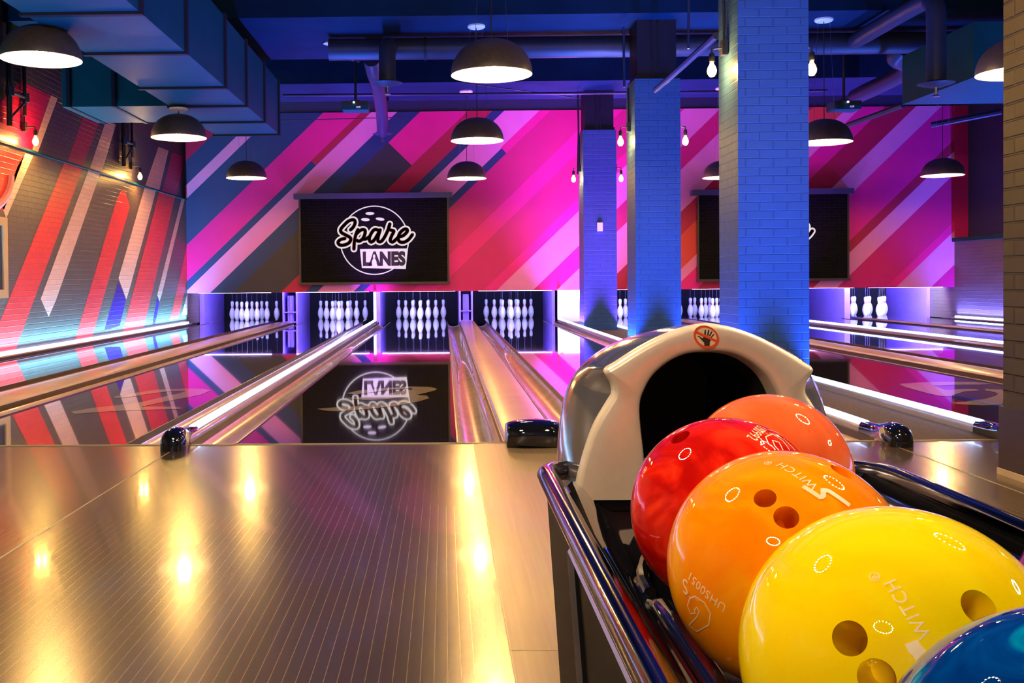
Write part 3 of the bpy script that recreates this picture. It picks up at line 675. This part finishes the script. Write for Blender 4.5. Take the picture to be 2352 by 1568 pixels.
q1 = at_y(858, 140, 12.2); q2 = at_y(870, 205, 14.0); q3 = at_y(877, 262, 16.2); q4 = at_y(879, 304, 17.1)
round_duct('round branch duct running towards the mural left of the centre lamps', [(q1.x, 11.85, 3.42), (q1.x, 12.3, 3.36), q2, q3, q4], .098, ends=(q4.x, q4.y, q4.z))
q5 = at_y(890, 186, 11.2)
round_duct('short round drop duct with a disc, beside the projector', [(q5.x, 11.62, 3.47), (q5.x, 11.28, 3.44), (q5.x, 11.2, 3.3), q5], .095, ends=tuple(q5))
q6 = at_y(2110, 140, 11.4); q7 = at_y(1965, 222, 14.4)
round_duct('round branch duct sloping away above the right projector', [(q6.x, 11.8, 3.45), (q6.x, 11.95, 3.38), at_y(2085, 160, 12.4), q7], .11)
q8 = at_y(2150, 186, 9.7)
round_duct('round drop duct with a disc, at the right of the ceiling', [(q8.x, 11.6, 3.5), (q8.x, 10.0, 3.5), (q8.x, 9.78, 3.44), (q8.x, 9.7, 3.3), q8], .09, ends=tuple(q8))
# thin pipes
def pipe(label, path, r, m=m_pipe, nm='ceiling_pipe'):
    b = MB(); b.tube([Vector(p) for p in path], r, 8); o = b.build(nm, m, smooth=True); tag(o, label, 'pipe', 'thin ceiling pipes')
pipe('thin pipe running away from the camera towards the mural, right of the widest column', [at_y(1948, 287, 12.9), at_y(2075, 241, 11.55)], .035)
pipe('thin slanting pipe above the right end of the mural', [at_y(2139, 287, 15.5), at_y(2300, 256, 15.0)], .045)
pipe('thin pipe along the back beam near the mural top', [at_y(650, 219, 14.4), at_y(1330, 214, 14.4), at_y(1900, 208, 14.4)], .02)
pipe('thin diagonal cable pipe left of the left projector', [at_y(560, 84, 12.0), at_y(825, 141, 13.2)], .014, m_blackmat)
pipe('thin straight pipe below the first beam', [at_y(520, 125, 13.3), at_y(1450, 118, 13.3)], .016)
pipe('dark strut slanting between the middle and widest columns', [at_y(1505, 208, 10.6), at_y(1645, 82, 8.2)], .03)
pipe('thin wire rail hanging across the top of the mural', [at_y(630, 277, 17.9), at_y(930, 269, 17.9)], .008, m_blackmat)
pipe('thin wire from the centre lamps to the furthest column', [at_y(1060, 190, 14.0), at_y(1330, 225, 15.1)], .008, m_blackmat)
pipe('vertical conduit with hook left of the furthest column', [at_y(1327, 210, 15.1), at_y(1329, 300, 15.1), at_y(1327, 400, 15.1)], .014, m_blackmat)
pipe('vertical conduit left of the middle column', [at_y(1432, 62, 11.0), at_y(1434, 200, 11.0)], .014)
pipe('thin hanging rod between the middle and widest columns', [at_y(1582, 0, 9.6), at_y(1581, 112, 9.6)], .012)
for x, y, Y, n in ((757, 60, 12, 'left of the left projector'), (2212, 52, 12, 'above the right drop duct')):
    q = at_y(x, y, Y); t = empty('sprinkler_head', (q.x, Y, 3.66), 'small white ceiling sprinkler '+n, 'sprinkler', 'ceiling sprinklers')
    b = MB(); b.lathe([(0, 0), (.07, 0), (.08, -.02), (.03, -.035), (0, -.035)], n=18); b.build('base_plate', m_canopy, t, smooth=True)
    b = MB(); b.tube([(0, 0, -.03), (.005, 0, -.16)], .004, 6); b.lathe([(0, -.19), (.02, -.18), (.02, -.165), (0, -.16)], (.005, 0, 0), 10); b.build('nozzle', m_swhite, t)
def projector(px, py, Y, label):
    q = at_y(px, py, Y); t = empty('projector', (q.x, Y, q.z), label, 'projector', 'ceiling projectors')
    b = MB()
    x, y0, y1, h, g = .175, -.14, .14, .055, .02
    P = [(-x, y0), (x, y0), (x, y1), (-x, y1)]
    for (a, c) in zip(P, P[1:]+P[:1]):
        b.face([(a[0]*.95, a[1], -h), (c[0]*.95, c[1], -h), (c[0], c[1], -h+g), (a[0], a[1], -h+g)]); b.face([(a[0], a[1], -h+g), (c[0], c[1], -h+g), (c[0], c[1], h), (a[0], a[1], h)])
    b.face([(a[0]*.95, a[1], -h) for a in P][::-1]); b.face([(*a, h) for a in P])
    b.build('projector_body', m_duct, t)
    b = MB(); b.box(-x*.98, x*.98, y0-.006, y0-.001, -.005, h, 0); b.build('rear_panel', m_blackmat, t)
    b = MB(); b.lathe([(0, 0), (.014, 0), (.014, .01), (0, .01)], (-.01, y0-.02, .035), 12, M=Matrix.Rotation(pi/2, 4, 'X')); b.build('connector', m_glass, t)
    b = MB(); b.box(.02, .075, y0-.009, y0-.0065, -.035, -.012); b.build('sticker', m_swhite, t)
    b = MB(); b.box(.062, .07, y0-.0125, y0-.0095, -.02, -.012); b.build('indicator', m_redlamp, t)
    b = MB(); b.tube([(0, 0, h), (0, 0, 4.15-q.z if not 10.85 < Y < 12.9 else 3.66-q.z)], .018, 10); b.box(-.06, .06, -.05, .05, h, h+.03); b.build('ceiling_mount', m_blackmat, t)
    b = MB(); b.lathe([(0, 0), (.03, 0), (.032, .03), (0, .03)], (.08, y1+.028, 0), 16, M=Matrix.Rotation(pi/2, 4, 'X')); b.build('lens', m_glass, t)
projector(817, 246, 13.1, 'small ceiling projector aimed at the left screen')
projector(1938, 245, 13.1, 'small ceiling projector just right of the widest column')
# frame at left edge
t = empty('picture_frame', (0, 0, 0), 'cream wooden frame cut by the left edge of the photo, on the brick wall', 'frame')
pa, pb = at_x(11, 500, LW), at_x(11, 684, LW); b = MB()
y1_, za, zb = pa.y, pb.z, pa.z
b.box(LW, LW+.03, y1_-.10, y1_, za, zb); b.box(LW, LW+.03, y1_-1.3, y1_-1.2, za, zb); b.box(LW, LW+.03, y1_-1.2, y1_-.10, zb-.09, zb); b.box(LW, LW+.03, y1_-1.2, y1_-.10, za, za+.09); b.build('frame_rail', m_cream, t)
b = MB(); b.box(LW+.001, LW+.008, y1_-1.2, y1_-.1, za+.09, zb-.09); b.build('frame_panel', M['gray'], t)
# curved painted neon-like letter arc on wall
t = empty('painted_arc', (0, 0, 0), 'curved pink arc on the red patch of the left brick wall', 'wall sign')
b = MB(); P = [at_x(x, y, LW+.012) for x, y in ((24, 404), (22, 425), (14, 447), (2, 465), (-14, 478))]; b.tube(smoothpts(P, 5), .045, 8)
b.build('arc', mat('pink arc paint', (.9, .35, .35), .5, noise=.05), t, smooth=True)

# ================================================================== BALL RETURN
XC = .44; YH = 1.65
ret = empty('ball_return', (0, 0, 0), 'ball return with a champagne arched hood, black tray and dark chrome rails', 'ball return')
def mir(P): return P+[Vector((2*XC-p.x, p.y, p.z)) for p in P[::-1][1:]]
def half(px, Y):
    P = [at_y(x, y, Y) for x, y in px]
    P[-1].x = XC; P = [p for p in P]; return resample(smoothpts(P, 8), 60)
def outline_px(px, Y): h = half(px, Y); m = mir(h); return [Vector((p.x, p.y, p.z)) for p in m]
v3 = lambda L: [(1150+x/2.851, 700+y/2.851) for x, y in L]
po = outline_px(v3([(495, 1275), (510, 1150), (560, 960), (622, 790), (700, 655), (738, 595), (742, 570), (728, 510), (688, 432), (765, 378), (900, 292), (1050, 212), (1200, 155), (1310, 130), (1372, 127)]), YH)
pi_ = outline_px(v3([(955, 1275), (945, 1000), (930, 850), (918, 690), (935, 590), (1000, 470), (1100, 380), (1200, 330), (1300, 311), (1372, 309)]), YH)
n = len(po)
ctr = Vector((XC, YH, .55))
def off(P, d, dy):   # shrink/grow outline about its centre line
    out = []
    for i, p in enumerate(P):
        t = (P[min(i+1, len(P)-1)]-P[max(i-1, 0)]); nn = Vector((-t.z, 0, t.x)).normalized()
        out.append(p+nn*d+Vector((0, dy, 0)))
    return out
b = MB()
loops = [off(po, 0, .03), off(po, 0, .010), off(po, -.003, .003), off(po, -.009, 0), off(pi_, .008, .0), off(pi_, .003, .003), off(pi_, 0, .010), off(pi_, -.004, .05)]
for A, B_ in zip(loops, loops[1:]):
    for i in range(n-1): b.face([A[i], A[i+1], B_[i+1], B_[i]])
for side in (0, -1):
    b.face([l[side] for l in loops])
hp = b.build('hood_plate', m_hood, ret, smooth=True, angle=60); hp['label'] = 'champagne arched front plate'
# shell
sil = outline_px([(1284, 1140), (1283, 1075), (1286, 1010), (1298, 930), (1322, 870), (1367, 820), (1441, 777), (1540, 750), (1627, 744)], 1.76)
def scl(P, s, dy, dz=0): return [Vector((XC+(p.x-XC)*s, p.y+dy, .42+(p.z-.42)*s+dz)) for p in P]
L0 = off(po, 0, .028)
mid = [a.lerp(c, .55)+Vector((0, (1.70-(a.y*.45+c.y*.55)), 0)) for a, c in zip(L0, sil)]
loops = [L0, mid, sil, scl(sil, .965, .10), scl(sil, .89, .22), scl(sil, .76, .34), scl(sil, .56, .44), scl(sil, .25, .50)]
b = MB()
for A, B_ in zip(loops, loops[1:]):
    for i in range(n-1): b.face([A[i], A[i+1], B_[i+1], B_[i]])
b.face(loops[-1])
sh = b.build('hood_shell', m_shell, ret, smooth=True, angle=70); sh['label'] = 'glossy silver rounded side shell'
# tunnel
b = MB(); T = [off(pi_, -.004, .05), off(pi_, -.010, .12), off(pi_, -.02, .38)]
for A, B_ in zip(T, T[1:]):
    for i in range(n-1): b.face([A[i], A[i+1], B_[i+1], B_[i]])
b.face(T[-1]); b.build('tunnel', m_dark, ret, smooth=True)
# sticker
st = []
v5 = lambda x, y, e: (lambda p: (p.x, YH-e, p.z))(at_y(1570+x/19.6, 730+y/19.6, YH))
def sticker(nm_, polys, m, e):
    b = MB()
    for P in polys: b.face([v5(x, y, e) for x, y in P])
    return b.build(nm_, m, ret, merge=False)
def ell(cx, cy, rx, ry, rot=.45, n=48): return [(cx+rx*cos(t)*cos(rot)-ry*sin(t)*sin(rot), cy+rx*cos(t)*sin(rot)+ry*sin(t)*cos(rot)) for t in [2*pi*k/n for k in range(n)]]
o_ = ell(1005, 855, 600, 490, .55); i_ = ell(1005, 845, 490, 395, .55)
sticker('sticker_paper', [o_], m_creamink, .0008).__setitem__('label', 'round no hands warning sticker')
rg = [[o_[k], o_[(k+1) % 48], i_[(k+1) % 48], i_[k]] for k in range(48)]
sticker('hand_symbol', [[(930, 1255), (915, 1110), (790, 980), (700, 870), (610, 820), (640, 800), (710, 815), (790, 885), (850, 900), (900, 850), (1060, 900), (1215, 990), (1170, 1110), (1170, 1250)],
                        [(925, 740), (925, 640), (945, 535), (1005, 535), (1000, 640), (995, 770)], [(1040, 780), (1070, 640), (1100, 535), (1160, 535), (1140, 660), (1105, 800)],
                        [(1130, 800), (1190, 690), (1240, 595), (1295, 605), (1250, 710), (1180, 830)], [(1210, 870), (1270, 790), (1330, 720), (1380, 745), (1320, 815), (1255, 885)],
                        [(900, 870), (1040, 820), (1250, 880), (1215, 990)]], m_brownink, .0014)
sticker('prohibition_ring', rg+[[(540, 690), (600, 590), (1475, 985), (1420, 1075)]], m_orangeink, .0020)
# pedestal
b = MB(); b.box(.235, .645, 1.70, 2.1, 0, .405); b.build('pedestal', m_black, ret)
# lower black apron of hood
b = MB(); b.box(.205, .675, 1.655, 1.80, .36, .418); b.build('apron', m_black, ret)
# tray (basin) cross sections along y
prof = [(-.262, .435), (-.245, .452), (-.225, .440), (-.205, .405), (-.175, .388), (.175, .388), (.205, .405), (.225, .440), (.245, .452), (.262, .435), (.262, .36), (-.262, .36)]
b = MB(); Ys = [.12, .5, 1.0, 1.3, 1.5, 1.6, 1.648]
def sec(y): 
    k = max(0, (y-1.3)/.35); return [(XC+x*(1-.06*k), y, z+(.0 if abs(x) > .21 or z < .37 else .012*k)) for x, z in prof]
S_ = [sec(y) for y in Ys]
for A, B_ in zip(S_, S_[1:]):
    for i in range(len(prof)): j = (i+1) % len(prof); b.face([A[i], A[j], B_[j], B_[i]])
b.face(S_[0]); b.face(S_[-1][::-1]); b.build('tray', m_black, ret, smooth=True, angle=50)
b = MB()
for k in range(3):
    pts = [(XC+.2*cos(a), 1.30+.13*sin(a)+.05*k, .394+.0*k) for a in [pi*(1-j/16) for j in range(17)]]
b.tube([(XC+.19*cos(a), 1.22+.30*sin(a), .400) for a in [pi*(1-j/20) for j in range(21)]], .008, 8); b.build('stop_lip', m_black, ret, smooth=True)
# rails
for s, nme in ((-1, 'left'), (1, 'right')):
    X = XC+s*.275; b = MB()
    path = [(X, .10, .468), (X, .6, .468), (X, 1.2, .468), (X, 1.56, .468)]+[(X-s*.05*(1-cos(a)), 1.60+.12*sin(a), .468-.012*sin(a)) for a in [pi/2*j/8 for j in range(1, 8)]]+[(XC+s*.222, 1.735, .455)]
    b.tube(path, .0165, 20); b.build('side_rail', m_chrome, ret, smooth=True, angle=60)
    # side panel, leaning inwards
    b = MB(); xa, xb = X-s*.002, XC+s*.245
    for y0, y1 in ((.12, 1.66),):
        P = [(xa, y0, .462), (xa, y1, .462), (xb, y1-.02, 0.0), (xb, y0, 0.0)]; Q = [(x-s*.02, y, z) for x, y, z in P]
        b.face(P); b.face(Q[::-1])
        for i in range(4): j = (i+1) % 4; b.face([P[i], Q[i], Q[j], P[j]])
    b.build('side_panel', m_blackp, ret)
    b = MB(); b.tube([(X-s*.0, 1.30, .43), (XC+s*.262, 1.27, .20), (XC+s*.255, 1.25, .0)], .007, 8); b.tube([(X+s*.001, .2, .43), (X+s*.001, 1.30, .43)], .005, 6); b.build('side_trim', m_steel, ret, smooth=True)
for x in (.245, .389, .475, .619):
    b = MB(); b.tube([(x, .12, .414), (x, 1.0, .414), (x, 1.12, .412), (x, 1.165, .400), (x, 1.17, .388)], .0135, 14); b.build('ball_rail', m_black, ret, smooth=True, angle=60)

# ================================================================== BALLS
R = .107
def ballmat(name, c1, c2, sub=0.0, scale=9, c3=None):
    m = mat(name, c1, .35, coat=1, coat_r=.004, spec=.0); nt = m.node_tree; bs = nt.nodes['Principled BSDF']; L = nt.links.new
    tc = N(nt, 'ShaderNodeTexCoord'); nz = N(nt, 'ShaderNodeTexNoise'); nz.inputs['Scale'].default_value = scale; nz.inputs['Detail'].default_value = 6; nz.inputs['Distortion'].default_value = 2.2
    L(tc.outputs['Object'], nz.inputs['Vector']); rp = N(nt, 'ShaderNodeValToRGB'); e = rp.color_ramp.elements
    e[0].position = .38; e[0].color = (*c1, 1); e[1].position = .66; e[1].color = (*c2, 1)
    if c3: x = e.new(.52); x.color = (*c3, 1)
    L(nz.outputs['Fac'], rp.inputs[0]); L(rp.outputs[0], bs.inputs['Base Color']); return m
def sph(c, x, y):
    d = ray(x, y); oc = CAM-c; bb = d.dot(oc); D = bb*bb-(oc.dot(oc)-R*R)
    if D < 0: D = 0
    return CAM+d*(-bb-math.sqrt(D))
def ball(c, m, label, holes, name='bowling_ball', hr=.0125):
    c = Vector(c); t = empty(name, c, label, 'bowling ball')
    me = bpy.data.meshes.new('ball_body'); bm = bmesh.new(); bmesh.ops.create_uvsphere(bm, u_segments=128, v_segments=72, radius=R); bm.to_mesh(me); bm.free()
    o = bpy.data.objects.new('ball_body', me); C.objects.link(o); me.materials.append(m)
    cut = []
    for hx, hy, rr in holes:
        p = sph(c, hx, hy)-c; dr = p.normalized()
        bm = bmesh.new(); bmesh.ops.create_cone(bm, cap_ends=True, segments=40, radius1=rr, radius2=rr, depth=.09)
        q_ = dr.to_track_quat('Z', 'Y').to_matrix().to_4x4(); bmesh.ops.transform(bm, matrix=Matrix.Translation(dr*(R-.012)) @ q_, verts=bm.verts)
        m2 = bpy.data.meshes.new('cut'); bm.to_mesh(m2); bm.free(); co = bpy.data.objects.new('cut', m2); C.objects.link(co); cut.append(co)
        md = o.modifiers.new('b', 'BOOLEAN'); md.object = co; md.operation = 'DIFFERENCE'; md.solver = 'EXACT'
    if cut:
        bpy.context.view_layer.update()
        nm2 = bpy.data.meshes.new_from_object(o.evaluated_get(bpy.context.evaluated_depsgraph_get())); o.modifiers.clear(); o.data = nm2; nm2.name = 'ball_body'
        for co in cut: bpy.data.objects.remove(co)
    for p in o.data.polygons: p.use_smooth = True
    o.data.set_sharp_from_angle(angle=radians(30)); o.parent = t
    return t, c
def wrap(c, anchor, xdir, ydir, u, v, e=.0005):
    """exponential map on the ball around anchor (unit vector)"""
    d = math.hypot(u, v)
    if d < 1e-9: return anchor*(R+e)
    w = (xdir*u+ydir*v)/d; a = d/R
    return (anchor*cos(a)+w*sin(a))*(R+e)
def frame(c, p0, p1, pc=None):
    a = sph(c, *(pc or ((p0[0]+p1[0])/2, (p0[1]+p1[1])/2)))-c; A = a.normalized()
    q0, q1 = sph(c, *p0)-c, sph(c, *p1)-c; X = (q1-q0); X = (X-A*X.dot(A)).normalized(); Y = A.cross(X); return A, X, Y, (q1-q0).length
def lettering(t, c, s, p0, p1, hpx=None, name='lettering', asp=1., m=m_letter, off_=0):
    A, X, Y, wd_ = frame(c, p0, p1)
    cu_ = bpy.data.curves.new('t', 'FONT'); cu_.body = s; cu_.size = 1; cu_.resolution_u = 3; cu_.offset = off_; cu_.align_x = 'CENTER'; cu_.space_character = 1.08
    to = bpy.data.objects.new('t', cu_); C.objects.link(to); bpy.context.view_layer.update()
    me = bpy.data.meshes.new_from_object(to.evaluated_get(bpy.context.evaluated_depsgraph_get())); bpy.data.objects.remove(to); bpy.data.curves.remove(cu_)
    xs = [v.co.x for v in me.vertices]; ys = [v.co.y for v in me.vertices]; sx = wd_/(max(xs)-min(xs)); mx = (max(xs)+min(xs))/2; my = (max(ys)+min(ys))/2
    for v in me.vertices: v.co = wrap(c, A, X, Y, (v.co.x-mx)*sx, (v.co.y-my)*sx*asp)
    me.materials.clear(); me.materials.append(m)
    o = bpy.data.objects.new(name, me); C.objects.link(o); o.parent = t; return o
def strokes(t, c, lines, w, name='emblem', m=m_letter):
    b = MB()
    for pts in lines:
        P = [(sph(c, x, y)-c).normalized() for x, y in pts]
        Q = []
        for a, d in zip(P, P[1:]):
            for k in range(4): Q.append(a.lerp(d, k/4).normalized())
        Q.append(P[-1]); Q = Q
        Lp, Rp = [], []
        for i, q in enumerate(Q):
            tt = (Q[min(i+1, len(Q)-1)]-Q[max(i-1, 0)]); nn = q.cross(tt).normalized()*w/2
            Lp.append((q*(R+.0005)+nn)); Rp.append((q*(R+.0005)-nn))
        for i in range(len(Q)-1): b.face([Lp[i], Lp[i+1], Rp[i+1], Rp[i]])
    return b.build(name, m, t, merge=False)
my = ballmat('yellow swirl urethane', (1.0, .66, .0), (1.0, .74, .002))
mo = ballmat('orange swirl urethane', (1.0, .24, .0), (1.0, .38, .002), c3=(1.0, .29, .0))
mr = ballmat('red swirl urethane', (.55, .004, .002), (.95, .04, .01), scale=12, c3=(.75, .012, .003))
mc = ballmat('coral urethane', (.92, .12, .025), (.95, .20, .06), scale=6)
mb = ballmat('blue swirl urethane', (.0, .02, .16), (.0, .22, .42), scale=14, c3=(.0, .05, .26))
mp = ballmat('purple swirl urethane', (.10, .01, .25), (.2, .02, .3))
t, c = ball((.3151, .694, .518), my, 'bright yellow bowling ball with two finger holes facing up, in front of the orange one', [(1951, 1465, .0108), (2013, 1556, .0112), (2250, 1394, .0112)])
lettering(t, c, 'WITCH', (2127, 1462), (2042, 1332), asp=1.05); lettering(t, c, '®', (2019, 1332), (1999, 1318), name='trademark')
strokes(t, c, [[(2092, 1474), (2101, 1490), (2110, 1498), (2118, 1512)]], .008)
t, c = ball((.3114, .9092, .5207), mo, 'orange bowling ball with two small finger holes, between the yellow and red balls', [(1757, 1143, .0095), (1806, 1187, .0102), (1935, 1082, .0105)])
lettering(t, c, 'WITCH', (1874, 1116), (1789, 1063)); lettering(t, c, '®', (1771, 1066), (1757, 1062), name='trademark')
strokes(t, c, [[(1844, 1117), (1884, 1143), (1891, 1138), (1890, 1126), (1902, 1127), (1925, 1142), (1951, 1161)]], .0045)
lettering(t, c, 'UHS0051', (1660, 1398), (1581, 1322), name='serial_number'); lettering(t, c, 'S', (1580, 1350), (1569, 1344), name='size_letter', asp=1.)
v2 = lambda L: [(1180+x/2.862, 1020+y/2.862) for x, y in L]
strokes(t, c, [v2([(1155, 1190), (1205, 1135), (1222, 1095), (1205, 1070), (1190, 1085), (1195, 1108), (1165, 1112), (1145, 1060), (1160, 1010), (1195, 998), (1255, 1040), (1295, 1110), (1285, 1185), (1205, 1230), (1155, 1190)])], .0011, 'ball_logo')
t, c = ball((.3178, 1.1240, .5215), mr, 'deep red swirled bowling ball behind the orange one', [(1562, 1003, .0115)])
lettering(t, c, 'US0992', (1752, 980), (1728, 1003), name='serial_number', asp=1.4)
lettering(t, c, 'y®', (1474, 1095), (1486, 1074), name='trademark')
v7 = lambda L: [(1400+x/3.267, 860+y/3.267) for x, y in L]
strokes(t, c, [v7(l) for l in ([(1190, 415), (1300, 460), (1380, 520), (1425, 570)], [(1170, 470), (1220, 450), (1300, 500), (1350, 570)], [(1170, 470), (1190, 520), (1240, 560)], [(1220, 495), (1270, 510), (1300, 570)], [(1220, 495), (1240, 540), (1270, 570)], [(1130, 480), (1160, 520), (1130, 530)], [(1200, 440), (1310, 490), (1390, 570)])], .0013, 'ball_logo')
t, c = ball((.4324, 1.3309, .5237), mc, 'coral bowling ball at the mouth of the hood, furthest back', [])
t, c = ball((.318, .479, .518), mb, 'dark blue swirled bowling ball at the bottom right corner', [])
t, c = ball((.546, .752, .518), mp, 'purple bowling ball barely showing at the right edge', [])
